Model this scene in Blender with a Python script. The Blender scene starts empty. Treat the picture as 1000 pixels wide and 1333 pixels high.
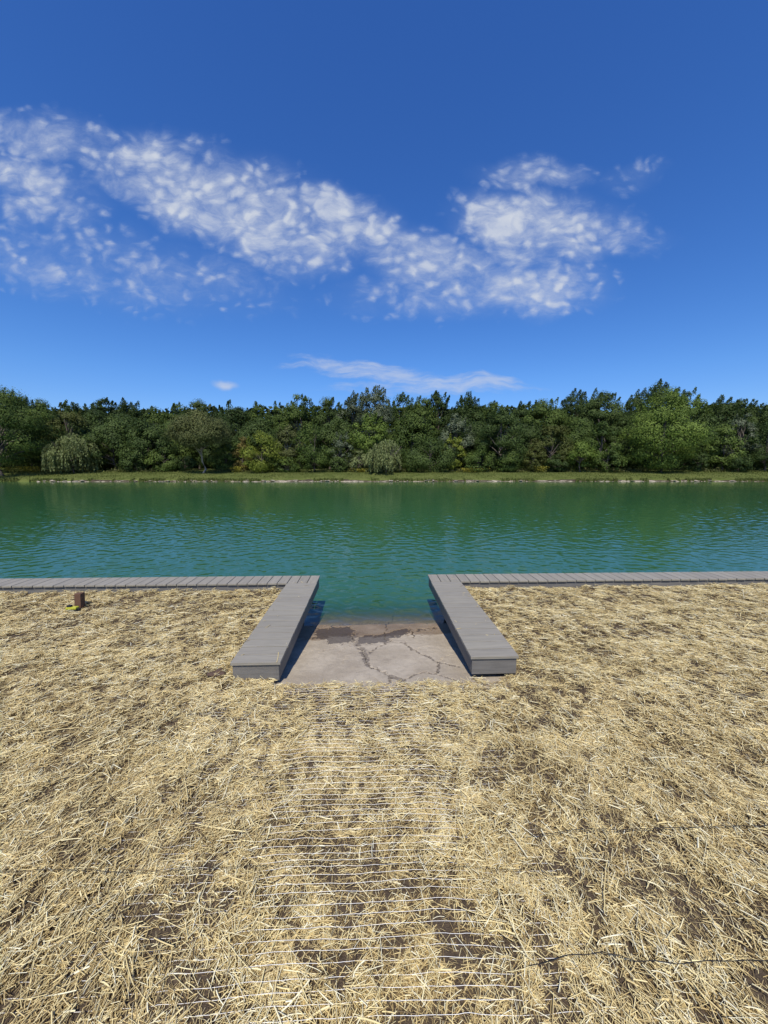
import bpy, bmesh, math, random
import numpy as np
from mathutils import Vector
R = math.radians
rng = np.random.default_rng(11)
random.seed(5)
sc = bpy.context.scene
COL = sc.collection
TH = R(2.0)                      # the dock stands two degrees off the view axis
CT, ST = math.cos(TH), math.sin(TH)
def W(u, v): return (u*CT - v*ST, u*ST + v*CT)
CAMZ = 1.76
DECK, WATER = 0.16, -0.34

# ------------------------------------------------------------------ helpers
def tag(o, label=None, cat=None, group=None, kind=None):
    if label: o['label'] = label
    if cat: o['category'] = cat
    if group: o['group'] = group
    if kind: o['kind'] = kind
    return o
def link(name, me, mat=None, parent=None, loc=None):
    o = bpy.data.objects.new(name, me); COL.objects.link(o)
    if mat is not None:
        for m in (mat if isinstance(mat, (list, tuple)) else [mat]): me.materials.append(m)
    if parent is not None: o.parent = parent
    if loc is not None: o.location = loc
    return o
def empty(name, loc, rz=0.0):
    o = bpy.data.objects.new(name, None); COL.objects.link(o)
    o.location = loc; o.rotation_euler = (0, 0, rz); o.empty_display_size = .2
    return o
def np_mesh(name, verts, faces, smooth=False, attrs=None):
    """faces: (n,k) integer array, all the same size; attrs: name -> per-vertex float array"""
    verts = np.asarray(verts, np.float32); faces = np.asarray(faces, np.int32)
    me = bpy.data.meshes.new(name)
    n, k = faces.shape
    me.vertices.add(len(verts)); me.vertices.foreach_set('co', verts.ravel())
    me.loops.add(n*k); me.loops.foreach_set('vertex_index', faces.ravel())
    me.polygons.add(n); me.polygons.foreach_set('loop_start', np.arange(0, n*k, k, dtype=np.int32))
    try: me.polygons.foreach_set('loop_total', np.full(n, k, np.int32))
    except Exception: pass
    me.update(calc_edges=True)
    if smooth: me.polygons.foreach_set('use_smooth', np.ones(n, bool))
    for an, av in (attrs or {}).items():
        a = me.attributes.new(an, 'FLOAT', 'POINT'); a.data.foreach_set('value', np.asarray(av, np.float32))
    me.validate(clean_customdata=False)
    return me
def bm_mesh(name, bm, smooth=False):
    me = bpy.data.meshes.new(name); bm.to_mesh(me); bm.free()
    if smooth: me.polygons.foreach_set('use_smooth', np.ones(len(me.polygons), bool))
    return me
def box(bm, x0, x1, y0, y1, z0, z1, bev=0.0):
    r = bmesh.ops.create_cube(bm, size=1.0)
    vs = r['verts']
    for v in vs:
        v.co = Vector(((x0+x1)/2 + v.co.x*(x1-x0), (y0+y1)/2 + v.co.y*(y1-y0), (z0+z1)/2 + v.co.z*(z1-z0)))
    if bev > 0:
        es = list({e for v in vs for e in v.link_edges})
        bmesh.ops.bevel(bm, geom=es, offset=bev, segments=2, profile=.6, affect='EDGES')
def vnoise(x, y, seed=0):
    """value noise, 0..1"""
    g = np.random.default_rng(seed).random((64, 64))
    xi = np.floor(x).astype(int); yi = np.floor(y).astype(int)
    fx = x-xi; fy = y-yi; fx = fx*fx*(3-2*fx); fy = fy*fy*(3-2*fy)
    a = g[xi % 64, yi % 64]; b = g[(xi+1) % 64, yi % 64]; c = g[xi % 64, (yi+1) % 64]; d = g[(xi+1) % 64, (yi+1) % 64]
    return (a*(1-fx)+b*fx)*(1-fy) + (c*(1-fx)+d*fx)*fy
def fbm(x, y, seed=0, oct=4):
    s = 0; a = .5; t = 0
    for i in range(oct):
        s = s + a*vnoise(x*2**i+i*7.3, y*2**i+i*3.1, seed+i); t += a; a *= .5
    return s/t
def sstep(a, b, x):
    t = np.clip((x-a)/(b-a), 0, 1); return t*t*(3-2*t)
def grid(x, y, z, keep=None):
    """vertex / quad arrays of a height field given 2-D arrays"""
    h, w = x.shape
    idx = np.arange(h*w).reshape(h, w)
    f = np.stack([idx[:-1, :-1], idx[:-1, 1:], idx[1:, 1:], idx[1:, :-1]], -1).reshape(-1, 4)
    if keep is not None: f = f[keep[:-1, :-1].ravel()]
    return np.stack([x, y, z], -1).reshape(-1, 3), f

# ------------------------------------------------------------------ node helpers
class NT:
    def __init__(s, tree):
        s.t = tree; s.n = tree.nodes; s.l = tree.links
    def new(s, typ, **kw):
        n = s.n.new(typ)
        for k, v in kw.items(): setattr(n, k, v)
        return n
    def put(s, sock, val):
        if hasattr(val, 'is_output') or isinstance(val, bpy.types.NodeSocket): s.l.new(val, sock)
        elif val is not None: sock.default_value = val
    def math(s, op, a, b=None, c=None, clamp=False):
        n = s.new('ShaderNodeMath', operation=op, use_clamp=clamp)
        s.put(n.inputs[0], a); s.put(n.inputs[1], b); s.put(n.inputs[2], c)
        return n.outputs[0]
    def vmath(s, op, a, b=None):
        n = s.new('ShaderNodeVectorMath', operation=op); s.put(n.inputs[0], a); s.put(n.inputs[1], b)
        return n.outputs[1] if op in ('LENGTH', 'DOT_PRODUCT', 'DISTANCE') else n.outputs[0]
    def noise(s, vec, scale, detail=4, rough=.55, dist=0.0):
        n = s.new('ShaderNodeTexNoise'); s.put(n.inputs['Vector'], vec)
        n.inputs['Scale'].default_value = scale; n.inputs['Detail'].default_value = detail
        n.inputs['Roughness'].default_value = rough; n.inputs['Distortion'].default_value = dist
        return n.outputs[0]
    def mapping(s, vec, loc=(0, 0, 0), rot=(0, 0, 0), scale=(1, 1, 1), typ='POINT'):
        n = s.new('ShaderNodeMapping', vector_type=typ); s.put(n.inputs[0], vec)
        n.inputs[1].default_value = loc; n.inputs[2].default_value = rot; n.inputs[3].default_value = scale
        return n.outputs[0]
    def ramp(s, fac, stops, interp='LINEAR'):
        n = s.new('ShaderNodeValToRGB'); s.put(n.inputs[0], fac); cr = n.color_ramp; cr.interpolation = interp
        while len(cr.elements) < len(stops): cr.elements.new(.5)
        for e, (p, c) in zip(cr.elements, stops): e.position = p; e.color = (*c, 1) if len(c) == 3 else c
        return n.outputs[0]
    def mix(s, fac, a, b, blend='MIX'):
        n = s.new('ShaderNodeMix', data_type='RGBA', blend_type=blend); s.put(n.inputs[0], fac)
        for sock, v in ((n.inputs[6], a), (n.inputs[7], b)):
            s.put(sock, (*v, 1) if isinstance(v, tuple) and len(v) == 3 else v)
        return n.outputs[2]
    def mrange(s, v, a, b, c=0., d=1., smooth=True):
        n = s.new('ShaderNodeMapRange'); n.interpolation_type = 'SMOOTHSTEP' if smooth else 'LINEAR'
        s.put(n.inputs[0], v)
        for i, q in enumerate((a, b, c, d)): s.put(n.inputs[i+1], q)
        return n.outputs[0]
    def attr(s, name): return s.new('ShaderNodeAttribute', attribute_name=name).outputs['Fac']
    def bump(s, h, strength=.5, dist=.01, normal=None):
        n = s.new('ShaderNodeBump'); n.inputs['Strength'].default_value = strength; n.inputs['Distance'].default_value = dist
        s.put(n.inputs['Height'], h)
        if normal is not None: s.put(n.inputs['Normal'], normal)
        return n.outputs[0]
def material(name):
    m = bpy.data.materials.new(name); m.use_nodes = True
    nt = NT(m.node_tree); nt.n.clear()
    nt.out = nt.new('ShaderNodeOutputMaterial')
    return m, nt
def principled(nt, color, rough=.7, normal=None, spec=.3, link=True):
    b = nt.new('ShaderNodeBsdfPrincipled')
    nt.put(b.inputs['Base Color'], (*color, 1) if isinstance(color, tuple) and len(color) == 3 else color)
    nt.put(b.inputs['Roughness'], rough); b.inputs['Specular IOR Level'].default_value = spec
    if normal is not None: nt.put(b.inputs['Normal'], normal)
    if link: nt.l.new(b.outputs[0], nt.out.inputs[0])
    return b
def objco(nt): return nt.new('ShaderNodeTexCoord').outputs['Object']
def geopos(nt): return nt.new('ShaderNodeNewGeometry').outputs['Position']

# ------------------------------------------------------------------ materials
def mat_soil():
    m, nt = material('dry_soil'); p = geopos(nt)
    a = nt.noise(p, 3, 5); b = nt.noise(p, 60, 5, .65)
    c = nt.mix(a, (.095, .068, .044), (.160, .120, .080)); c = nt.mix(nt.mrange(b, .3, .75), nt.mix(.6, c, (.03, .024, .02)), c)
    principled(nt, c, .95, nt.bump(nt.math('ADD', b, nt.noise(p, 220, 3)), .8, .012), .1)
    return m
def mat_straw():
    m, nt = material('dry_straw'); t = nt.attr('tint')
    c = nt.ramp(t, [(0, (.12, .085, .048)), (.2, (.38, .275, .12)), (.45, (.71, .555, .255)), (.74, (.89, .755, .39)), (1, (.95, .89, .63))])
    p = geopos(nt)
    c = nt.mix(nt.mrange(nt.noise(p, 90, 3), .40, .75, 0, .25), c, nt.mix(.5, c, (.30, .21, .11)))
    b = principled(nt, c, .55, None, .35, link=False)
    tr = nt.new('ShaderNodeBsdfTranslucent'); nt.put(tr.inputs[0], c)
    ms = nt.new('ShaderNodeMixShader'); ms.inputs[0].default_value = .12
    nt.l.new(b.outputs[0], ms.inputs[1]); nt.l.new(tr.outputs[0], ms.inputs[2]); nt.l.new(ms.outputs[0], nt.out.inputs[0])
    return m
def mat_plain(name, col, rough=.6, spec=.3, noise=0.0, nscale=40, bump=0.0):
    m, nt = material(name); c = col; nrm = None
    if noise or bump:
        p = objco(nt); f = nt.noise(p, nscale, 4)
        if noise: c = nt.mix(f, tuple(x*(1-noise) for x in col), tuple(min(1, x*(1+noise)) for x in col))
        if bump: nrm = nt.bump(f, bump, .004)
    principled(nt, c, rough, nrm, spec)
    return m
def mat_board(name, col, along, warm=0.0):
    """wood-plastic board: fine streaks along the board, each board its own tone (attribute 'tone')"""
    m, nt = material(name); p = objco(nt)
    sc_ = (4, 90, 60) if along == 'x' else (90, 4, 60)
    g = nt.noise(nt.mapping(p, scale=sc_), 1.0, 5, .65)
    big = nt.noise(p, 2.2, 4)
    t = nt.attr('tone')
    c = nt.mix(nt.mrange(g, .25, .75), tuple(x*.80 for x in col), tuple(x*1.16 for x in col))
    c = nt.mix(nt.mrange(t, 0, 1, 0, .5, False), c, nt.mix(1.0, c, (.78, .77, .77), 'MULTIPLY'))
    c = nt.mix(nt.mrange(big, .4, .8, 0, .30), c, (.27, .245, .21))
    sp = nt.noise(p, 55, 2); c = nt.mix(nt.mrange(sp, .70, .78, 0, .5), c, (.06, .055, .05))
    principled(nt, c, nt.mrange(g, .3, .7, .5, .7), nt.bump(g, .35, .002), .4)
    return m
def mat_concrete():
    m, nt = material('worn_concrete'); p = objco(nt)
    ck, dk, wet, rb = nt.attr('crack'), nt.attr('dark'), nt.attr('wet'), nt.attr('rubble')
    n1 = nt.noise(p, 2.3, 5, .6); n2 = nt.noise(p, 14, 5, .65); n3 = nt.noise(p, 130, 4, .7)
    c = nt.mix(nt.mrange(n1, .3, .7), (.322, .266, .190), (.45, .385, .288))
    c = nt.mix(nt.mrange(n2, .35, .75, 0, .45), c, (.215, .178, .135))
    c = nt.mix(nt.mrange(n3, .45, .8, 0, .55), c, (.50, .45, .37)); c = nt.mix(nt.mrange(nt.noise(p, 75, 3, .6), .58, .72, 0, .5), c, (.12, .095, .07))
    c = nt.mix(nt.mrange(dk, .2, .8, 0, .8), c, nt.mix(nt.mrange(n3, .3, .7), (.050, .043, .039), (.115, .098, .088)))
    c = nt.mix(nt.mrange(rb, .1, .9, 0, .8), c, nt.mix(nt.mrange(n3, .35, .65), (.05, .042, .035), (.24, .205, .17)))
    c = nt.mix(nt.mrange(ck, .3, .95, 0, .78), c, (.045, .038, .030))
    c = nt.mix(nt.mrange(wet, 0, 1, 0, .95), c, nt.mix(1., c, (.58, .50, .43), 'MULTIPLY'))
    rough = nt.mrange(wet, 0, 1, .9, .5)
    principled(nt, c, rough, nt.bump(nt.math('ADD', n3, nt.math('MULTIPLY', n2, 1.5)), .7, .008), .25)
    return m
def mat_water(far):
    m, nt = material('pond_water'); p = geopos(nt)
    sep = nt.new('ShaderNodeSeparateXYZ'); nt.l.new(p, sep.inputs[0])
    # turbid water: clear over the first centimetres of the drowned ramp, opaque below
    v = nt.math('SUBTRACT', nt.math('MULTIPLY', sep.outputs[1], CT), nt.math('MULTIPLY', sep.outputs[0], ST))
    depth = nt.math('MAXIMUM', nt.math('MULTIPLY', nt.math('SUBTRACT', v, RAMP_V0), RAMP_S), 0.0)
    depth = nt.math('SUBTRACT', depth, -WATER)
    depth = nt.math('MAXIMUM', depth, 0.0)
    op = nt.math('SUBTRACT', 1.0, nt.math('POWER', 2.718, nt.math('MULTIPLY', nt.math('POWER', depth, 1.35), -26.0)))
    nrm = nt.bump(nt.noise(p, 16, 2, .5, .2), .5, .004)
    fr = nt.new('ShaderNodeFresnel'); fr.inputs[0].default_value = 1.33; nt.l.new(nrm, fr.inputs[1])
    body = nt.new('ShaderNodeBsdfDiffuse')
    bc = nt.mix(nt.noise(p, .09, 3), (.024, .092, .034), (.028, .103, .043))
    nt.put(body.inputs[0], bc); nt.l.new(nrm, body.inputs[2])
    tr = nt.new('ShaderNodeBsdfTransparent'); tr.inputs[0].default_value = (.80, .86, .84, 1)
    m1 = nt.new('ShaderNodeMixShader'); nt.l.new(op, m1.inputs[0]); nt.l.new(tr.outputs[0], m1.inputs[1]); nt.l.new(body.outputs[0], m1.inputs[2])
    gl = nt.new('ShaderNodeBsdfGlossy'); gl.inputs['Roughness'].default_value = .04; gl.inputs[0].default_value = (.97, .98, .97, 1); nt.l.new(nrm, gl.inputs['Normal'])
    m2 = nt.new('ShaderNodeMixShader'); nt.l.new(fr.outputs[0], m2.inputs[0]); nt.l.new(m1.outputs[0], m2.inputs[1]); nt.l.new(gl.outputs[0], m2.inputs[2])
    nt.l.new(m2.outputs[0], nt.out.inputs[0])
    return m
def mat_leaf(name, lo, hi, spec=.12, trans=.18):
    m, nt = material(name); t = nt.attr('tint')
    c = nt.mix(t, lo, hi)
    b = principled(nt, c, .6, None, spec, link=False)
    tr = nt.new('ShaderNodeBsdfTranslucent'); nt.put(tr.inputs[0], nt.mix(.5, c, nt.mix(1., c, (1.5, 1.6, .7), 'MULTIPLY')))
    ms = nt.new('ShaderNodeMixShader'); ms.inputs[0].default_value = trans
    nt.l.new(b.outputs[0], ms.inputs[1]); nt.l.new(tr.outputs[0], ms.inputs[2]); nt.l.new(ms.outputs[0], nt.out.inputs[0])
    return m
WAVE = .88
RAMP_V0, RAMP_S = 2.80, .34/(4.93-2.80)
M = dict(
    soil=mat_soil(), straw=mat_straw(), conc=mat_concrete(), water=mat_water(0),
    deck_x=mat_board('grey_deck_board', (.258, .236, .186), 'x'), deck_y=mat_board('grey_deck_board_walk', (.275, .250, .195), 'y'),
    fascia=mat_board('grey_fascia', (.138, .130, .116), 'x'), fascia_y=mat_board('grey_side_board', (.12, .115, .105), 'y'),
    treated=mat_plain('treated_timber', (.05, .042, .034), .85, .15, .3, 30, .3),
    post=mat_plain('brown_post_wood', (.118, .064, .040), .75, .2, .25, 35, .3),
    thread=mat_plain('white_net_thread', (.86, .83, .76), .45, .4), cord=mat_plain('dark_cord', (.025, .022, .02), .7, .2),
    lime=mat_plain('lime_plastic', (.40, .40, .04), .5, .35), black=mat_plain('black_rubber', (.018, .018, .02), .6, .3),
    bark=mat_plain('tree_bark', (.115, .098, .08), .9, .1, .35, 6), bark_pale=mat_plain('pale_bark', (.22, .20, .17), .9, .1, .3, 6),
    stone=mat_plain('pale_stone', (.30, .255, .20), .9, .15, .35, 3, .3), clod=mat_plain('earth_clod', (.09, .06, .045), .95, .1, .3, 20, .5),
    bank_soil=mat_plain('bank_earth', (.36, .30, .23), .95, .1, .5, 1.6, .3),
)
# ------------------------------------------------------------------ near ground
WALL_L, WALL_R, WALL_V = -1.10, 1.20, 5.24
def soil_h(u, v): return .045*sstep(4.5, 5.15, v) - .07*np.exp(-((u-1.02)/.22)**2-((v-3.07)/.10)**2) + .022*(fbm(u*3, v*3, 3)-.5) + .012*(fbm(u*16, v*16, 9, 3)-.5)
def near_ground():
    vs, fs, off = [], [], 0
    def patch(u0, u1, v0, v1, du, dv):
        nonlocal off
        u, v = np.meshgrid(np.linspace(u0, u1, max(2, int((u1-u0)/du)+1)), np.linspace(v0, v1, max(2, int((v1-v0)/dv)+1)))
        z = soil_h(u, v) if du < .5 else np.full_like(u, 0.0)
        x, y = W(u, v); a, f = grid(x, y, z); vs.append(a); fs.append(f+off); off += len(a)
    patch(-7, 7, .3, 2.86, .02, .02)
    patch(-7, WALL_L, 2.86, WALL_V, .03, .03); patch(WALL_R, 7, 2.86, WALL_V, .03, .03)
    patch(-60, -7, -40, WALL_V, 6, 4); patch(7, 60, -40, WALL_V, 6, 4); patch(-7, 7, -40, .3, 2, 4)
    o = link('ground', np_mesh('ground', np.concatenate(vs), np.concatenate(fs), True), M['soil'])
    tag(o, kind='structure')
near_ground()

# ------------------------------------------------------------------ boat ramp (cracked concrete)
def ray_ramp(x, y):
    """design-time helper: a point read off the photograph, on the ramp plane, in dock axes"""
    p = math.atan((666.5-607)/501); a = (x-500)/501; b = (y-666.5)/501
    d = np.array([a, math.cos(p)-b*math.sin(p), -math.sin(p)-b*math.cos(p)])
    du = d[0]*CT+d[1]*ST; dv = -d[0]*ST+d[1]*CT
    t = (RAMP_S*RAMP_V0 - CAMZ)/(d[2]+RAMP_S*dv)
    return (du*t, dv*t)
def ray_ground(x, y, z=0.0):
    p = math.atan((666.5-607)/501); a = (x-500)/501; b = (y-666.5)/501
    d = (a, math.cos(p)-b*math.sin(p), -math.sin(p)-b*math.cos(p)); t = (z-CAMZ)/d[2]
    return (d[0]*t*CT+d[1]*t*ST, -d[0]*t*ST+d[1]*t*CT)
def Z7(pts): return [ray_ramp(360+a/3.571, 770+b/3.571) for a, b in pts]
def seg_dist(u, v, pl):
    best = np.full(u.shape, 9.9)
    for (a, b), (c, d) in zip(pl[:-1], pl[1:]):
        L = (c-a)**2+(d-b)**2+1e-9
        t = np.clip(((u-a)*(c-a)+(v-b)*(d-b))/L, 0, 1)
        best = np.minimum(best, np.hypot(u-a-t*(c-a), v-b-t*(d-b)))
    return best
def inside(u, v, poly):
    r = np.zeros(u.shape, bool); n = len(poly)
    for i in range(n):
        (x1, y1), (x2, y2) = poly[i], poly[(i+1) % n]
        c = ((y1 > v) != (y2 > v)) & (u < (x2-x1)*(v-y1)/((y2-y1) or 1e-9)+x1)
        r ^= c
    return r
def ramp():
    u, v = np.meshgrid(np.linspace(WALL_L, WALL_R, 380), np.linspace(2.80, 5.9, 520))
    ju = u + .085*(fbm(u*7, v*7, 21)-.5) + .05*(fbm(u*26, v*26, 23)-.5); jv = v + .10*(fbm(u*7+9, v*7, 22)-.5) + .06*(fbm(u*26, v*26+5, 24)-.5)
    cracks = [([(350, 190), (365, 240), (395, 265), (415, 310), (425, 350)], .006, .060), ([(425, 350), (480, 370), (540, 400), (600, 425)], .005, .04),
              ([(430, 290), (470, 255), (530, 235), (600, 240), (640, 270), (750, 330), (850, 350)], .004, .022),
              ([(750, 330), (755, 385), (850, 420), (900, 440)], .004, .024), ([(580, 420), (640, 395), (700, 375), (755, 385)], .004, .022),
              ([(200, 285), (300, 245), (365, 238)], .004, .012), ([(545, 95), (535, 135), (505, 150), (515, 225)], .004, .014),
              ([(625, 165), (635, 215)], .006, .012), ([(515, 225), (570, 212), (630, 200)], .004, .0), ([(60, 330), (140, 275), (230, 268)], .003, .0),
              ([(640, 205), (720, 180), (760, 165)], .003, .0), ([(395, 265), (330, 300), (300, 345)], .002, 0), ([(540, 400), (520, 440)], .003, .012), ([(750, 330), (800, 300), (840, 290)], .002, 0), ([(700, 375), (690, 420)], .002, 0), ([(640, 270), (700, 255)], .002, 0), ([(160, 165), (300, 155), (450, 150), (540, 135), (700, 150)], .004, .02), ([(280, 285), (345, 245)], .003, .0)]
    ck = np.zeros(u.shape); rb = np.zeros(u.shape)
    wob = .6+.8*fbm(u*12, v*12, 31)
    for pl, w, r in cracks:
        d = seg_dist(ju, jv, Z7(pl))
        ck = np.maximum(ck, 1-sstep(w*.5*wob, w*1.5*wob, d))
        if r: rb = np.maximum(rb, (1-sstep(r*.3*wob, r*wob, d))*sstep(.35, .55, fbm(u*22, v*22, 33)+.1))
    ck = np.maximum(ck*(fbm(u*9, v*9, 35) > .26), rb*.8*(fbm(u*60, v*60, 34, 2) > .62))
    dk = np.zeros(u.shape)
    ku = u + .16*(fbm(u*9, v*9, 25)-.5) + .14*(fbm(u*38, v*38, 26, 3)-.5); kv = v + .20*(fbm(u*9+4, v*9, 27)-.5) + .16*(fbm(u*38, v*38+3, 28, 3)-.5)
    for poly in ([(185, 172), (350, 160), (372, 236), (330, 236), (252, 246), (226, 224), (165, 215)],
                 [(372, 232), (440, 236), (512, 238), (522, 216), (632, 200), (622, 172), (545, 182), (520, 190), (470, 205), (420, 195)],
                 [(640, 178), (735, 160), (745, 168), (640, 188)]):
        dk = np.maximum(dk, inside(ku, kv, Z7(poly)).astype(float))
    wet = sstep(4.30, 4.42, v + .55*(fbm(u*3, v*3, 41)-.5) + .25*(fbm(u*18, v*18, 42)-.5))*(.65+.5*fbm(u*9, v*9, 43))
    z = -RAMP_S*(v-RAMP_V0) - .010*dk - .012*ck - .005*rb + .008*rb*(fbm(u*50, v*50, 44, 2)-.3) + .010*(fbm(u*5, v*5, 45)-.5) + .006*dk*(fbm(u*40, v*40, 46, 3)-.5)
    x, y = W(u, v); a, f = grid(x, y, z)
    o = link('boat_ramp', np_mesh('boat_ramp', a, f, True, dict(crack=ck.ravel(), dark=dk.ravel(), wet=wet.ravel(), rubble=rb.ravel())), M['conc'])
    tag(o, kind='structure')
    # pond bed below the opaque water
    bm = bmesh.new()
    for (u0, v0, z0), (u1, v1, z1) in [((-60, 5.9, -.66), (60, 12, -2.2)), ((-60, 12, -2.2), (60, 48, -2.2)), ((-60, 48, -2.2), (60, 56, -.6))]:
        bm.faces.new([bm.verts.new((*W(a_, b_), c_)) for a_, b_, c_ in ((u0, v0, z0), (u1, v0, z0), (u1, v1, z1), (u0, v1, z1))])
    tag(link('pond_bed', bm_mesh('pond_bed', bm), M['bank_soil']), kind='structure')
ramp()

# ------------------------------------------------------------------ docks
def tone_attr(me, per=24):
    pass
def boards(name, mat, parent, rects, z0, z1, rnd, bev=.0035):
    """all boards of one deck surface: rects (u0,u1,v0,v1); per-board tone, a millimetre of unevenness"""
    bm = bmesh.new(); tones = []
    for r in rects:
        n0 = len(bm.verts); dz = rnd.uniform(-.0012, .0012)
        box(bm, r[0], r[1], r[2], r[3], z0+dz, z1+dz, bev); bm.verts.ensure_lookup_table()
        t = rnd.random(); tones += [t]*(len(bm.verts)-n0)
    me = bm_mesh(name, bm); a = me.attributes.new('tone', 'FLOAT', 'POINT'); a.data.foreach_set('value', np.array(tones, np.float32))
    return link(name, me, mat, parent)
def one_board(name, mat, parent, *dims, bev=.003):
    bm = bmesh.new(); box(bm, *dims, bev); return link(name, bm_mesh(name, bm), mat, parent)
def dock(u0, u1, v0, side, label):
    """an L of deck: the arm from v0 to the walkway, the walkway running away to the side"""
    rnd = random.Random(int(u1*100))
    root = empty('boat_dock', (0, 0, 0), TH); tag(root, label, 'dock', 'two decks beside the boat ramp')
    SEAM, FAR, T = 5.20, 5.56, .025
    # arm: boards lie across
    n = 15; gap = .009; pitch = (SEAM-v0)/n
    boards('arm_deck', M['deck_x'], root, [(u0+rnd.uniform(-.002, .002), u1+rnd.uniform(-.002, .002), v0+i*pitch, v0+(i+1)*pitch-gap) for i in range(n)], DECK-T, DECK, rnd)
    # walkway: boards lie away from the viewer
    pitch = (u1-u0)/3; rects = []
    ua, ub = (-13, u1) if side < 0 else (u0, 13)
    k = int((ub-ua)/pitch)
    for i in range(k):
        a = (ub-(i+1)*pitch) if side < 0 else (ua+i*pitch)
        near = SEAM+.002 if i < 3 else SEAM+rnd.uniform(-.004, .002)
        rects.append((a+gap/2, a+pitch-gap/2, near, FAR+rnd.uniform(-.003, .003)))
    boards('walkway_deck', M['deck_y'], root, rects, DECK-T, DECK, rnd)
    zt, zb = DECK-T-.002, DECK-T-.142
    # end board, side boards
    inn, out = (u1-.016, u0+.014) if side < 0 else (u0+.016, u1-.014)
    s = 1 if side < 0 else -1
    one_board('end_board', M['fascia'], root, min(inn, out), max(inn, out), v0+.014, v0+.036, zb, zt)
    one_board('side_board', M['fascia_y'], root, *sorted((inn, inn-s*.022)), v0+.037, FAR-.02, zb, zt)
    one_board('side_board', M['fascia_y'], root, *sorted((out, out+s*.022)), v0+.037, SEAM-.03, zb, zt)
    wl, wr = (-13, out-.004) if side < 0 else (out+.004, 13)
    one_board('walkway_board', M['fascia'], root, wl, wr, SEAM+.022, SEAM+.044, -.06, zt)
    # sheet wall behind the water and under the outer edge of the arm
    one_board('back_wall', M['treated'], root, wl, wr, SEAM+.05, SEAM+.09, -1.4, zt-.01, bev=.004)
    wu = WALL_L if side < 0 else WALL_R
    one_board('ramp_wall', M['treated'], root, *sorted((wu, wu-s*.035)), v0+.06, SEAM+.045, -1.2, .035, bev=.004)
    for v in (v0+.12, (v0+SEAM)/2+.2, FAR-.16):
        a = inn-s*.24
        one_board('post', M['treated'], root, *sorted((a, a-s*.09)), v-.045, v+.045, -1.2, zt-.01, bev=.004)
    one_board('joist', M['treated'], root, *sorted((inn-s*.05, inn-s*.09)), v0+.04, FAR-.03, zb+.01, zt-.004)
    return root
dock(-1.157, -.748, 3.025, -1, 'grey board deck on the left of the ramp, arm and shoreline walkway')
dock(.842, 1.256, 3.063, 1, 'grey board deck on the right of the ramp, arm and shoreline walkway')

# ------------------------------------------------------------------ wooden post and the tool at its foot
def post_and_tool():
    u, v = ray_ground(100.5, 796)
    x, y = W(u, v+.05)
    bm = bmesh.new(); box(bm, -.037, .037, -.040, .040, -.25, .215, .006)
    for w in bm.verts:
        if w.co.z > .1: w.co.z += .006*math.sin(w.co.x*90)
    o = link('wooden_post', bm_mesh('wooden_post', bm), M['post'], loc=(x, y, 0)); o.rotation_euler = (R(-2), R(1.5), R(3))
    tag(o, 'short square brown wooden post standing in the straw', 'post')
    t = empty('hand_tool', (x-.022, y-.090, .042), R(4)); t.scale = (.85, .9, .95); tag(t, 'lime yellow and black hand tool lying at the foot of the brown post', 'tool')
    bm = bmesh.new(); box(bm, -.068, .075, -.035, .035, .006, .034, .009); link('case', bm_mesh('case', bm), M['lime'], t)
    bm = bmesh.new(); box(bm, -.060, .078, -.038, .038, -.032, .004, .006); link('base', bm_mesh('base', bm), M['black'], t)
    bm = bmesh.new(); box(bm, -.060, .0, -.022, .022, .035, .058, .008); link('grip', bm_mesh('grip', bm), M['black'], t)
    bm = bmesh.new(); box(bm, .080, .108, -.014, .016, -.024, .014, .005); link('nozzle', bm_mesh('nozzle', bm), M['black'], t)
post_and_tool()

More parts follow.
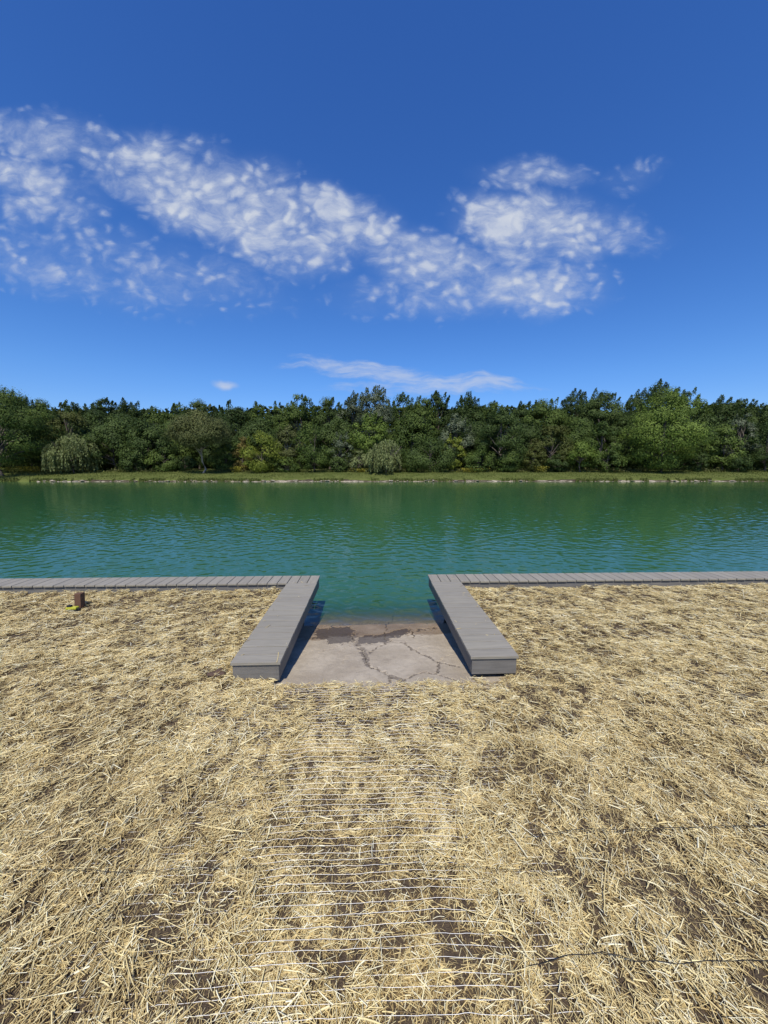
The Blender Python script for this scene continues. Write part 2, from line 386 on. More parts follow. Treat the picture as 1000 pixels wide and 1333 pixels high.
# ------------------------------------------------------------------ straw
def straws(n, ubox, vbox, dens, segs, Lm, wm, seed, zmax=.035, align=0.0):
    g = np.random.default_rng(seed)
    u = g.uniform(*ubox, n); v = g.uniform(*vbox, n)
    k = g.random(n) < dens(u, v); u, v = u[k], v[k]; n = len(u)
    L = np.clip(np.exp(g.normal(math.log(Lm), .55, n)), .02, .30)
    wd = np.clip(np.exp(g.normal(math.log(wm), .40, n)), .0012, .0095)
    big = g.random(n) < .025; wd[big] = np.minimum(wd[big]*1.8, .0065); L[big] *= 1.25
    # stalks mostly lie along the slope on both sides, any way in the middle
    al = np.clip(.08 + .27*sstep(.45, 1.0, np.abs(u)), 0, 1)*(1-.55*sstep(1.8, 3.0, v)) if align else np.zeros(n)
    flow = math.pi/2 + .9*(fbm(u*1.1, v*1.1, seed+5)-.5)*2 - .12*np.sign(u)
    phi = np.where(g.random(n) < al, flow + g.normal(0, .42, n), g.uniform(0, math.pi, n))
    bend = g.normal(0, .055, n); roll = g.uniform(0, 6.28, n)
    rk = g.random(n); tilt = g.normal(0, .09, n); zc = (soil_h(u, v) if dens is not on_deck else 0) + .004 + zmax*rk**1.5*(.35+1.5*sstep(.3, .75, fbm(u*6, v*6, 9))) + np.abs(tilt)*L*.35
    sarr = np.linspace(-.5, .5, segs+1)
    dx, dy = np.cos(phi), np.sin(phi); px, py = -dy, dx
    kink = g.uniform(-.6, .6, n)*(g.random(n) < .15)
    rings = []
    for s in sarr:
        lat = bend*L*(s*s*2) + kink*L*np.maximum(s, 0)
        cx = u + dx*s*L + px*lat; cy = v + dy*s*L + py*lat
        cz = zc + tilt*s*L - np.abs(tilt)*L*.4*(s*s)*2
        for q in range(3):
            a = roll + q*2.094
            lo = np.cos(a)*wd*.5; up = np.sin(a)*wd*.5
            rings.append(np.stack([cx+px*lo, cy+py*lo, cz+up], -1))
    V = np.stack(rings, 1)            # n, 3*(segs+1), 3
    m = 3*(segs+1)
    base = np.arange(n)[:, None]*m
    fl = []
    for i in range(segs):
        for q in range(3):
            fl.append(np.concatenate([base+i*3+q, base+i*3+(q+1) % 3, base+(i+1)*3+(q+1) % 3, base+(i+1)*3+q], 1))
    F = np.stack(fl, 1).reshape(-1, 4)
    V = V.reshape(-1, 3)
    x, y = W(V[:, 0], V[:, 1]); V = np.stack([x, y, V[:, 2]], -1)
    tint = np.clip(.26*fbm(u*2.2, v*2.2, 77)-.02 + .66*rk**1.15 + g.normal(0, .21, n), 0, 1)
    return V, F, np.repeat(tint, m)
BARE = [ray_ground(*p) for p in ((268, 872), (283, 880), (570, 955), (690, 995), (700, 1060), (505, 1240), (720, 900), (640, 1265), (285, 1310), (600, 1230), (160, 870))]
def density(u, v):
    d = .70 + .36*sstep(.30, .64, fbm(u*2.3+1, v*2.3, 61, 4))
    d *= .40 + .7*sstep(.28, .58, fbm(u*8, v*6, 64, 3)); d *= .16 + .98*sstep(.34, .58, fbm(u*20, v*15, 65, 2))
    strip = (1-sstep(.20, .42, np.abs(u+.02)))*(1-sstep(1.5, 2.1, v))        # net laid almost bare in the middle
    d *= 1-.34*strip*(sstep(.35, .6, fbm(u*8, v*7, 67, 3)))
    for a, b in BARE: d *= 1-.70*np.exp(-((u-a)**2/.006+(v-b)**2/.008))
    d *= ~((u > -1.16) & (u < -.74) & (v > 3.03)) & ~((u > .84) & (u < 1.26) & (v > 3.07))
    edge = 2.945 + .05*(fbm(u*6, v*0+3, 71)-.5)
    d *= ~((u > -.80) & (u < .87) & (v > edge))
    d *= v < 5.215
    return np.clip(d, 0, 1)
def on_deck(u, v):
    e = ((u > -1.15) & (u < -.76) & (v > 3.04)) | ((u > .85) & (u < 1.25) & (v > 3.08))
    side = np.where(u < 0, -u-.76, u-.85)
    return e*(.06+.9*sstep(.25, .40, side))*.25
def build_straw():
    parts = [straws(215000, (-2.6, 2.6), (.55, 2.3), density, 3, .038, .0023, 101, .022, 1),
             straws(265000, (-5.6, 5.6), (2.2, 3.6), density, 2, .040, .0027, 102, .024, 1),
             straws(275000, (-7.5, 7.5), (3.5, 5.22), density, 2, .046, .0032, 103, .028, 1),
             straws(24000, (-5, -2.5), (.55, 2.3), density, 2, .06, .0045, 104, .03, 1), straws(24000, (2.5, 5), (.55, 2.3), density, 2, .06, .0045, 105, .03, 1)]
    chaff = lambda u, v: np.clip(density(u, v)*.6+.4, 0, 1)*(density(u, v) > 0)
    for n_, ub, vb, sd in ((80000, (-2.6, 2.6), (.55, 2.3), 107), (50000, (-5.0, 5.0), (2.2, 3.6), 108)):
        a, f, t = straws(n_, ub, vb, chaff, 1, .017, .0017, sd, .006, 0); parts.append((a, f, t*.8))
    a, f, t = straws(2600, (-1.5, 1.6), (2.95, 5.55), on_deck, 2, .045, .003, 106, .0, 0); a[:, 2] += DECK-.002; parts.append((a, f, t))
    # a rolled lip of straw along the lower edge of the ramp and at the ends of the arms
    V, F, T = [], [], []; off = 0
    for a, f, t in parts: V.append(a); F.append(f+off); T.append(t); off += len(a)
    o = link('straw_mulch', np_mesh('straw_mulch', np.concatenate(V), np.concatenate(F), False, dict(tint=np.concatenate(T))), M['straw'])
    tag(o, 'loose pale straw spread over the bare soil of the near bank', 'straw', kind='stuff')
build_straw()

def tube_np(paths, rad, sides=4):
    V, F, off = [], [], 0
    for P in paths:
        P = np.asarray(P, float); n = len(P)
        t = np.gradient(P, axis=0); t /= np.linalg.norm(t, axis=1)[:, None]
        a = np.cross(t, np.array([0, 0, 1.0])); a /= np.linalg.norm(a, axis=1)[:, None]+1e-9; b = np.cross(a, t)
        r = np.broadcast_to(np.asarray(rad, float), (n,)) if not callable(rad) else rad(n)
        for q in range(sides):
            an = 6.2832*q/sides; V.append(P + (a*math.cos(an)+b*math.sin(an))*r[:, None])
        idx = off+np.arange(sides*n).reshape(sides, n)
        for q in range(sides):
            i, j = idx[q], idx[(q+1) % sides]
            F.append(np.stack([i[:-1], i[1:], j[1:], j[:-1]], -1))
        off += sides*n
    return np.concatenate(V), np.concatenate(F)
def netting():
    g = np.random.default_rng(8); paths = []
    v = .62
    while v < 2.9:
        u = np.linspace(-1.25, .80, 110); w = v +   .007*(fbm(u*2.0, u*0+v*9, 81)-.5) + .003*(fbm(u*7, u*0+v*5, 82)-.5)
        mid = (1-sstep(.28, .62, np.abs(u+.05)))
        z = soil_h(u, w) + .004 + .024*mid*(1-.4*sstep(1.8, 2.8, w)) + .014*(fbm(u*6, w*0+v*13, 83)-.4)
        x, y = W(u, w); paths.append(np.stack([x, y, z], -1)); v += .036*g.uniform(.8, 1.25)
    V, F = tube_np(paths, .00075, 4)
    o = link('erosion_netting', np_mesh('erosion_netting', V, F, True), M['thread'])
    tag(o, 'white thread netting stretched over the straw in the middle foreground', 'netting')
    def cord(label, pts, seed, r=.0022):
        P = [ray_ground(*p, z=.03) for p in pts]
        n = 90; t = np.linspace(0, len(P)-1, n); a = np.interp(t, range(len(P)), [p[0] for p in P]); b = np.interp(t, range(len(P)), [p[1] for p in P])
        b = b + .012*(fbm(a*5, a*0+seed, seed)-.5); z = soil_h(a, b)+.046+.020*(fbm(a*6, a*0+2, seed+1)-.5)
        r *= .60; x, y = W(a, b); V, F = tube_np([np.stack([x, y, z], -1)], r, 5)
        tag(link('twine', np_mesh('twine', V, F, True), M['cord']), label, 'cord', 'dark cords along the edges of the netting')
    cord('dark cord crossing the straw at the lower right, nearest the viewer', [(690, 1262), (740, 1250), (785, 1248), (830, 1258), (900, 1259), (1000, 1256), (1120, 1252)], 201)
    cord('dark cord crossing the straw on the right, the one farther up the slope', [(690, 1090), (760, 1084), (850, 1081), (950, 1079), (1100, 1074)], 203, .0026)
    cord('thin dark cord crossing the straw from the left into the middle', [(-100, 1139), (60, 1137), (200, 1138), (330, 1131), (430, 1126), (540, 1131), (680, 1136)], 205, .0015)
    cord('thin dark cord in the straw just below the ramp', [(560, 951), (640, 943), (730, 938)], 207, .0016)
netting()
def clod():
    u, v = ray_ground(283, 880); x, y = W(u, v)
    bm = bmesh.new(); bmesh.ops.create_icosphere(bm, subdivisions=3, radius=.05)
    for w in bm.verts:
        k = 1+.35*math.sin(w.co.x*70+1)*math.sin(w.co.y*63)+.2*math.sin(w.co.z*110); w.co = Vector((w.co.x*k*1.2, w.co.y*k, w.co.z*k*.6))
    tag(link('earth_clod', bm_mesh('earth_clod', bm, True), M['clod'], loc=(x, y, .022)), 'brown clod of earth lying beside the end of the left deck arm', 'clod')
clod()

# ------------------------------------------------------------------ water
def water():
    """the pond as a real height field: ripples of many directions, rows closer together towards the near shore"""
    ys = [4.25]
    while ys[-1] < 57.5: ys.append(ys[-1] + min(.10, .0042*ys[-1]))
    ys = np.array(ys); nc = 1150; f = np.linspace(-1.25, 1.25, nc)
    f = np.concatenate([[-6, -4, -2.5, -1.8, -1.45], f, [1.45, 1.8, 2.5, 4, 6]])
    X, Y = np.meshgrid(f, ys); X = X*(Y+1.0)
    dx = 2.5/nc*(Y+1.0); dyy = np.minimum(.10, .0042*Y); sp = np.maximum(dx, dyy)
    g = np.random.default_rng(66); Z = np.zeros_like(X)
    gust = .75+.45*sstep(.30, .70, fbm(X*.13+20, Y*.10, 51, 3))
    K = 64
    for i in range(K):
        lam = .12*(.46/.12)**g.random(); th = g.normal(.25, .75) if i % 3 else g.uniform(0, 3.14)
        k = 6.2832/lam; kx, ky = math.sin(th)*k, math.cos(th)*k
        slope = WAVE*.0125*(1.0 if lam > .22 else .8)
        att = sstep(2.0, 3.6, lam/sp)
        ph = kx*X+ky*Y+g.uniform(0, 6.28)+.9*(vnoise(X*.9+i, Y*.9, 300+i % 7)-.5)
        sn = np.sin(ph); Z += att*slope/k*(sn+.22*(sn*sn-.5)*2)
    for i in range(16):
        lam = g.uniform(.5, 1.05); th = g.normal(.1, .6); k = 6.2832/lam
        ph = math.sin(th)*k*X+math.cos(th)*k*Y+g.uniform(0, 6.28)+1.2*(vnoise(X*.5+i, Y*.5, 320+i % 7)-.5); Z += WAVE*.0065/k*np.sin(ph)*(.6+.4*sstep(10, 25, Y))
    Z = Z*gust; Z[:, :5] = 0; Z[:, -5:] = 0
    a, fc = grid(X, Y, Z+WATER)
    tag(link('water', np_mesh('water', a, fc, True), M['water']), kind='structure')
water()

# ------------------------------------------------------------------ far bank
SHORE = 53.0
def shore_y(x): return SHORE + .9*(fbm(x*.12+50, x*0+1.0, 91, 3)-.5) + .5*np.sin(x*.05)
def bank_z(t):   # t metres behind the waterline
    return np.interp(t, [-2, 0, .15, .35, .6, 1.5, 4, 8, 14, 30, 60, 2000], [-1.2, WATER-.03, -.20, -.06, .06, .28, .62, .88, 1.0, 1.3, 1.6, 1.6])
def far_bank():
    t = np.concatenate([[-2, -.6, 0, .08, .15, .25, .35, .5, .7, 1, 1.5, 2.2, 3, 4, 5, 6, 7, 8, 10, 12, 16, 22, 30, 60, 200, 2000]])
    xs = np.concatenate([[-2500, -400], np.linspace(-120, 120, 481), [400, 2500]])
    X, T = np.meshgrid(xs, t); Y = shore_y(X)+T
    Z = bank_z(T) + np.where(T > .5, .10*(fbm(X*.5, T*.5+3, 95)-.5), .14*(T >= 0)*(fbm(X*1.7, T*3, 96)-.5))
    a, f = grid(X, Y, Z)
    m, nt = material('bank_turf'); p = geopos(nt)
    n1 = nt.noise(p, .5, 4); n2 = nt.noise(p, 4, 4)
    c = nt.mix(nt.mrange(n1, .3, .7), (.066, .086, .018), (.105, .122, .032)); c = nt.mix(nt.mrange(n2, .45, .8, 0, .4), c, (.13, .12, .05))
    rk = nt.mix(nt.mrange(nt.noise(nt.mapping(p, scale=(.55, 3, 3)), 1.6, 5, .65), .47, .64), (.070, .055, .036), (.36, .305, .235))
    rk = nt.mix(nt.mrange(nt.attr('lip_shade'), .3, .7), rk, (.045, .034, .024))  # shade under the turf overhang, painted as a dark band above the stones
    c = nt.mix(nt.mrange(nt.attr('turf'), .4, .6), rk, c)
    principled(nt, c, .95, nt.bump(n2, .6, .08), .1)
    turf = sstep(.20, .34, T + .42*(fbm(X*.5, T*0+2, 97)-.5) + .6*sstep(-40, -50, X))
    tag(link('far_bank', np_mesh('far_bank', a, f, True, dict(turf=turf.ravel(), lip_shade=(sstep(.12, .22, T + .16*(fbm(X*1.4, T*0+5, 98)-.5))).ravel())), m), kind='structure')
far_bank()
def ground_at(x, y): return float(bank_z(y-float(shore_y(np.array([x]))[0])))

def rand_unit(g, n):
    a = g.normal(size=(n, 3)); return a/np.linalg.norm(a, axis=1)[:, None]
def leaf_quads(P, N, size, g, aspect=.55, up=None):
    """diamond leaves at P, facing N; size per leaf"""
    n = len(P)
    t = np.cross(N, rand_unit(g, n)) if up is None else up - N*(np.sum(up*N, 1))[:, None]
    t /= np.linalg.norm(t, axis=1)[:, None]+1e-9; b = np.cross(N, t)
    s = size[:, None]
    V = np.stack([P+t*s, P+b*s*aspect+t*s*.1, P-t*s*.8, P-b*s*aspect+t*s*.1], 1)
    return V.reshape(-1, 3), np.arange(4*n).reshape(n, 4)

def grass_and_weeds():
    g = np.random.default_rng(77); n = 36000
    x = g.uniform(-62, 62, n); t = .35 + 8.5*g.random(n); y = shore_y(x)+t
    z = bank_z(t); m_ = (np.arange(n) < 9000) & (fbm(x*.45+11, x*0+4, 58, 3) > .47); t = np.where(m_, g.uniform(.02, .45, n), t); y = shore_y(x)+t; z = bank_z(t)
    h = g.uniform(.04, .13, n)*(1+1.2*(t > 7.3))*np.where(m_, 2.3, 1.0); ang = g.uniform(0, 3.14, n)
    lean = g.normal(0, .05, (n, 2)); w = h*.5
    V = np.stack([np.stack([x-np.cos(ang)*w, y-np.sin(ang)*w, z-.02], -1), np.stack([x+np.cos(ang)*w, y+np.sin(ang)*w, z-.02], -1), np.stack([x+lean[:, 0], y+lean[:, 1], z+h], -1)], 1).reshape(-1, 3)
    m = mat_leaf('bank_grass', (.060, .080, .018), (.135, .150, .042), .1, .2)
    tag(link('grass', np_mesh('grass', V, np.arange(3*n).reshape(n, 3), False, dict(tint=np.repeat(g.random(n), 3))), m), 'short grass on the far bank between water and trees', 'grass', kind='stuff')
    # tall weeds under the edge of the wood
    n = 9000; x = g.uniform(-64, 64, n); t = 7.0+2.6*g.random(n)**.7; y = shore_y(x)+t
    dens = fbm(x*.25, x*0, 55, 3); k = g.random(n) < sstep(.35, .65, dens)+.12; x, t, y = x[k], t[k], y[k]; n = len(x)
    h = g.uniform(.25, .9, n)*(.5+1.0*fbm(x*.4, y*.4, 56)); P = np.stack([x, y, bank_z(t)+h*g.random(n)], -1)
    N = rand_unit(g, n); N[:, 1] -= .6; N /= np.linalg.norm(N, axis=1)[:, None]
    V, F = leaf_quads(P, N, g.uniform(.07, .20, n), g, .45)
    m = mat_leaf('bank_weeds', (.055, .070, .020), (.16, .16, .06), .1, .2)
    tag(link('weeds', np_mesh('weeds', V, F, False, dict(tint=np.repeat(g.random(n), 4))), m), 'rough pale weeds under the edge of the far trees', 'weeds', kind='stuff')
grass_and_weeds()

def px_at(x, D): return (x-500)/501*D
STONES = []
def stones():
    g = random.Random(4); mats = M['stone']; protos = []
    for i in range(5):
        bm = bmesh.new(); bmesh.ops.create_icosphere(bm, subdivisions=2, radius=.5)
        for w in bm.verts:
            k = 1+.22*math.sin(w.co.x*5+i*2)*math.cos(w.co.y*6+i)+.15*math.sin(w.co.z*9+i); w.co = Vector((w.co.x*k*1.5, w.co.y*k, w.co.z*k*.7))
        me = bm_mesh('shore_stone', bm, False); me.materials.append(mats); protos.append(me)
    spots = []
    while len(spots) < 150:
        px = g.uniform(45, 1000)
        w = 1.0 if px < 650 else (.55 if 690 < px < 870 else .18)
        if 690 < px < 720 or 650 < px < 680: w = .35
        if g.random() < w: spots.append(px)
    for px in spots:
        x = px_at(px, SHORE); t = g.uniform(-.05, .22); y = float(shore_y(np.array([x]))[0])+t
        s = g.choice([.16, .22, .28, .34, .45]) * g.uniform(.7, 1.1)
        o = bpy.data.objects.new('shore_stone', g.choice(protos)); COL.objects.link(o)
        o.location = (x, y, float(bank_z(t))-.02*s); o.rotation_euler = (g.uniform(-.2, .2), g.uniform(-.2, .2), g.uniform(0, 6)); o.scale = (s*1.5, s, s*g.uniform(.35, .65))
        tag(o, 'small pale stone in the broken line along the far waterline', 'stone', 'pale stones along the far waterline')
stones()

# ------------------------------------------------------------------ trees
LEAF = dict(
    dark=mat_leaf('leaf_dark', (.020, .038, .009), (.084, .120, .030)),
    mid=mat_leaf('leaf_mid', (.030, .054, .011), (.126, .172, .036)),
    lit=mat_leaf('leaf_maple', (.040, .074, .011), (.158, .214, .040)),
    olive=mat_leaf('leaf_olive', (.036, .046, .010), (.105, .118, .030)),
    yellow=mat_leaf('leaf_yellow_green', (.072, .100, .012), (.25, .275, .044)),
    silver=mat_leaf('leaf_silver', (.036, .054, .020), (.13, .16, .072), .5),
    willow=mat_leaf('leaf_willow', (.080, .102, .032), (.215, .245, .10)),
    thin=mat_leaf('leaf_pale_olive', (.050, .062, .018), (.145, .155, .055)),
    rust=mat_leaf('leaf_rust', (.080, .066, .018), (.155, .125, .035)),
)
def limb(a, b, g, n=6, sag=.0):
    a, b = np.asarray(a, float), np.asarray(b, float); t = np.linspace(0, 1, n)[:, None]
    P = a+(b-a)*t; P[:, 2] += np.sin(t[:, 0]*3.14)*sag; P[1:-1] += g.normal(0, .02*np.linalg.norm(b-a), (n-2, 3)); return P
def tree(px, ytop, hw, D, kind, leaf, label, base=.10, seed=None, dens=1.0, name=None, group=None):
    seed = int(px*7+ytop*3+D) if seed is None else seed
    g = np.random.default_rng(seed)
    X = px_at(px, D); zg = ground_at(X, D)
    H = (607-ytop)/501*D*1.0 + CAMZ - zg; Rr = hw/501*D
    nm = name or ('willow_tree' if kind == 'willow' else 'shrub' if kind == 'bush' else 'broadleaf_tree')
    root = empty(nm, (X, D, zg), g.uniform(-.3, .3)); tag(root, label, 'shrub' if kind == 'bush' else 'tree', group)
    VV, FF, TT, off = [], [], [], 0
    def add(P, N, size, tint, aspect=.55, up=None):
        nonlocal off
        V, F = leaf_quads(P, N, size, g, aspect, up); VV.append(V); FF.append(F+off); off += len(V); TT.append(np.repeat(tint, 4))
    limbs = []; z0 = H*base; tone = g.uniform(.22, .62)
    if kind == 'willow':
        ns = int(400*dens); nd = 8                      # several drooping domes of unlike height
        da = g.uniform(0, 6.283, nd); dr = Rr*.62*np.sqrt(g.random(nd)); dh = H*g.uniform(.62, 1.0, nd)*(1-.25*(dr/Rr)); dw = Rr*g.uniform(.26, .46, nd); dh[0] = H
        w_ = g.integers(0, nd, ns); a2 = g.uniform(0, 6.283, ns); r2 = np.sqrt(g.random(ns))
        sx_ = np.cos(da)[w_]*dr[w_]+np.cos(a2)*r2*dw[w_]; sy_ = np.sin(da)[w_]*dr[w_]+np.sin(a2)*r2*dw[w_]
        a = np.arctan2(sy_, sx_); r = np.hypot(sx_, sy_); ztop = dh[w_]*np.sqrt(np.clip(1-.42*r2**2, 0, 1))
        for i in range(ns):
            L = min(ztop[i]*g.uniform(.35, .95), ztop[i]-.15); m = int(10+L*13)
            s = np.sort(g.random(m)); out = .22*Rr*(s**.6)*.55
            P = np.stack([np.cos(a[i])*(r[i]+out)+.10*s*Rr*.3, np.sin(a[i])*(r[i]+out), ztop[i]-L*s**1.15], -1)+g.normal(0, .06, (m, 3))
            N = rand_unit(g, m)*.8 + np.array([0, -.5, .35]); N /= np.linalg.norm(N, axis=1)[:, None]
            up = np.tile([[.1, 0, -1.0]], (m, 1))+g.normal(0, .15, (m, 3))
            add(P, N, g.uniform(.12, .26, m), np.clip(g.normal(.5+.25*(g.random()-.5)*2, .2, m), 0, 1), .28, up)
        for i in range(7):
            aa = g.uniform(0, 6.28); limbs.append((limb((0, 0, H*.25), (math.cos(aa)*Rr*.6, math.sin(aa)*Rr*.6, H*.78), g), .06))
    else:
        nc = int((34 if kind == 'bush' else 52)*dens * (1 if kind == 'bush' else max(.7, min(1.5, Rr/4))))
        d = rand_unit(g, nc); rad = g.uniform(.45, 1, nc)**.55
        low = .28 if kind in ('broad', 'upright', 'bush') else .4
        C = d*rad[:, None]
        zz = C[:, 2]*.5+.5                      # 0 at the crown's foot, 1 at the top
        prof = np.interp(zz, [0, .15, .45, .75, 1], [.72, .95, 1.0, .78, .42]) if kind != 'upright' else np.interp(zz, [0, .2, .5, .8, 1], [.75, .95, .95, .85, .6])
        an = np.arctan2(C[:, 1], C[:, 0]); wob = .8+.42*fbm(np.cos(an)*1.5+7, np.sin(an)*1.5+zz*2+7, seed)
        C = np.stack([C[:, 0]*Rr*prof*wob, C[:, 1]*Rr*prof*wob*.85, z0+(H*.95-z0)*zz*(.92+.12*g.random(nc))], -1)
        cr = Rr*g.uniform(.16, .42, nc)*(1 if kind != 'bush' else 1.1); cr = np.minimum(cr, 1.9)
        for i in range(nc):
            m = int(np.clip(210*dens**.3*cr[i]**1.6, 60, 520))
            q = rand_unit(g, m); q[:, 2] = q[:, 2]*.62; rr = g.uniform(.45, 1.12, m)[:, None]
            P = C[i]+q*rr*cr[i]; P[:, 2] -= .18*cr[i]*(np.hypot(q[:, 0], q[:, 1])**2)
            cd = np.array([C[i][0]/Rr, C[i][1]/Rr, (C[i][2]-.5*(H+z0))/(.5*(H-z0))]); N = q*.95+cd*.40+rand_unit(g, m)*.30+np.array([0, -.08, .30]); N /= np.linalg.norm(N, axis=1)[:, None]
            ct = g.normal(tone, .12)
            add(P, N, g.uniform(.075, .17, m)*(1.0 if D < 62 else 1.2), np.clip(g.normal(ct, .16, m), 0, 1))
        # upswept leading shoots that break the outline
        nsh = int((20 if kind == 'upright' else 9 if kind == 'broad' else 7)*max(.6, min(1.6, Rr/4)))
        for i in range(nsh):
            aa = g.uniform(0, 6.283); rr = Rr*math.sqrt(g.random())*.85; fr = rr/Rr
            zt = H*(1.0-.30*fr**2)*g.uniform(.90, 1.0)*(1 if kind == 'upright' else .97)
            L = (g.uniform(.07, .14) if kind == 'upright' else g.uniform(.05, .10))*H
            L = min(L, 2.4); m = int(50+L*60)
            s = g.random(m)**.8; wdt = (.10+.34*(1-s))*L*.9
            P = np.stack([math.cos(aa)*rr*(.9+.12*s)+.22*L*s, math.sin(aa)*rr*np.ones(m), zt-L+L*s*1.08], -1)+rand_unit(g, m)*wdt[:, None]
            N = rand_unit(g, m)+np.array([0, -.25, .2]); N /= np.linalg.norm(N, axis=1)[:, None]
            up = np.tile([[.35, 0, 1.0]], (m, 1))+g.normal(0, .5, (m, 3))
            add(P, N, g.uniform(.075, .16, m)*(1.0 if D < 62 else 1.2), np.clip(g.normal(tone, .18, m), 0, 1), .5, up)
        for i in g.choice(nc, min(nc, 16), replace=False):
            zb = max(.12*H, min(C[i][2]*.55, H*.6)); limbs.append((limb((0, 0, zb), C[i], g, 6, .1), max(.02, .010*H*.5)))
    me = np_mesh('crown', np.concatenate(VV), np.concatenate(FF), False, dict(tint=np.concatenate(TT)))
    link('crown', me, LEAF[leaf], root)
    tr = max(.05, H*.014)
    trunk = limb((0, 0, -.15), (g.normal(0, .02)*H, 0, H*.8), g, 9)
    V1, F1 = tube_np([trunk], np.linspace(tr*1.25, tr*.25, 9), 8)
    V, F, o2 = [V1], [F1], len(V1)
    for P, r0 in limbs:
        a_, f_ = tube_np([P], np.linspace(r0*1.6, r0*.4, len(P)), 5); V.append(a_); F.append(f_+o2); o2 += len(a_)
    link('trunk', np_mesh('trunk', np.concatenate(V), np.concatenate(F), True), M['bark_pale'] if leaf in ('thin',) else M['bark'], root)
    return root
G1, G2 = 'front trees and bushes of the far shore', 'tall trees forming the skyline of the wood'
FRONT = [
 (6, 500, 64, 55.5, 'broad', 'mid', 'large dark tree with its trunk at the water, leftmost on the far shore', .11),
 (95, 522, 26, 65, 'broad', 'olive', 'olive brown tree standing just behind the left willow', .2),
 (99, 565, 33, 58.5, 'willow', 'willow', 'pale weeping willow near the left end of the far shore', .1),
 (152, 545, 34, 63, 'broad', 'dark', 'dark tree immediately to the right of the left willow', .08),
 (196, 545, 32, 62.5, 'broad', 'dark', 'dark wide tree between the left willow and the slender pale tree', .06),
 (180, 586, 20, 60.8, 'bush', 'dark', 'low dark shrub two places right of the left willow', .02),
 (215, 580, 18, 61, 'bush', 'mid', 'low shrub beside the foot of the slender pale tree, on its left', .02),
 (265, 537, 40, 58, 'broad', 'thin', 'slender pale olive tree with a bare pale trunk standing on the grass', .42),
 (297, 575, 17, 62, 'bush', 'mid', 'mid green shrub behind and right of the slender pale trunk', .03),
 (318, 568, 13, 61, 'bush', 'rust', 'rusty brown bush on the left flank of the yellow green bush', .02),
 (342, 560, 29, 59.4, 'bush', 'yellow', 'bright yellow green round bush left of centre', .02),
 (375, 594, 15, 60, 'bush', 'mid', 'low green shrub between yellow green bush and dark domed bush', .02),
 (376, 550, 20, 63.5, 'broad', 'thin', 'greyish olive small tree above the low shrub left of centre', .1),
 (410, 545, 29, 61, 'bush', 'mid', 'tall domed green bush left of centre', .02),
 (445, 556, 15, 61.5, 'bush', 'silver', 'silvery leaved narrow bush right of the tall domed bush', .02),
 (482, 532, 27, 65, 'broad', 'lit', 'bright green tree below the tall wispy tree in the centre', .15),
 (467, 583, 14, 60.5, 'bush', 'willow', 'small pale grey green shrub left of the central willow', .02),
 (503, 572, 33, 58.5, 'willow', 'willow', 'pale weeping willow in the centre of the far shore', .1),
 (560, 567, 36, 61, 'bush', 'dark', 'broad dark round bush right of the central willow', .02),
 (588, 561, 15, 62.2, 'bush', 'yellow', 'yellow green bush showing above the broad dark round bush', .05),
 (622, 580, 19, 60.8, 'bush', 'mid', 'low green bush right of the broad dark round bush', .02),
 (592, 538, 24, 65, 'broad', 'silver', 'grey green tree behind the yellow green bush right of centre', .1),
 (650, 523, 31, 62.5, 'broad', 'dark', 'dark brownish tree with upright branches right of centre', .03),
 (662, 584, 17, 60.8, 'bush', 'mid', 'low green bush at the foot of the dark upright branched tree', .02),
 (693, 572, 16, 61.2, 'bush', 'olive', 'olive green bush behind the yellow goldenrod', .02),
 (716, 545, 24, 62.5, 'broad', 'olive', 'olive brown tree left of the light green small tree', .05),
 (753, 570, 18, 60.5, 'bush', 'lit', 'light green small tree with layered branches right of centre', .05),
 (788, 580, 18, 60.5, 'bush', 'mid', 'green bush with low spreading branches left of the big maple', .03),
 (780, 545, 24, 63, 'broad', 'mid', 'green tree behind the spreading bush left of the big maple', .05),
 (858, 507, 50, 60.5, 'broad', 'lit', 'big bright green maple, tallest tree at the right of the shore', .07),
 (905, 585, 16, 61.5, 'bush', 'dark', 'low dark shrub at the right foot of the big maple', .02),
 (938, 547, 20, 62, 'bush', 'mid', 'mid green domed tree right of the big maple', .03),
 (958, 535, 22, 64, 'broad', 'silver', 'grey green tree right of the domed tree, near the right edge', .08),
 (992, 545, 24, 61.5, 'broad', 'dark', 'dark tree at the right edge of the far shore', .04),
 (958, 588, 16, 60.8, 'bush', 'dark', 'low dark shrub near the right end of the far shore', .02),
 (45, 560, 20, 61.5, 'bush', 'dark', 'dark bush between the leftmost tree and the left willow', .02),
 (243, 590, 14, 61.5, 'bush', 'dark', 'dark low shrub right behind the slender pale trunk', .02),
 (440, 592, 12, 60.4, 'bush', 'dark', 'small dark shrub at the foot of the silvery bush', .02),
 (535, 590, 12, 60.6, 'bush', 'mid', 'small green shrub tucked beside the central willow on its right', .02),
 (725, 590, 16, 60.8, 'bush', 'dark', 'low dark bush left of the light green small tree', .02),
]
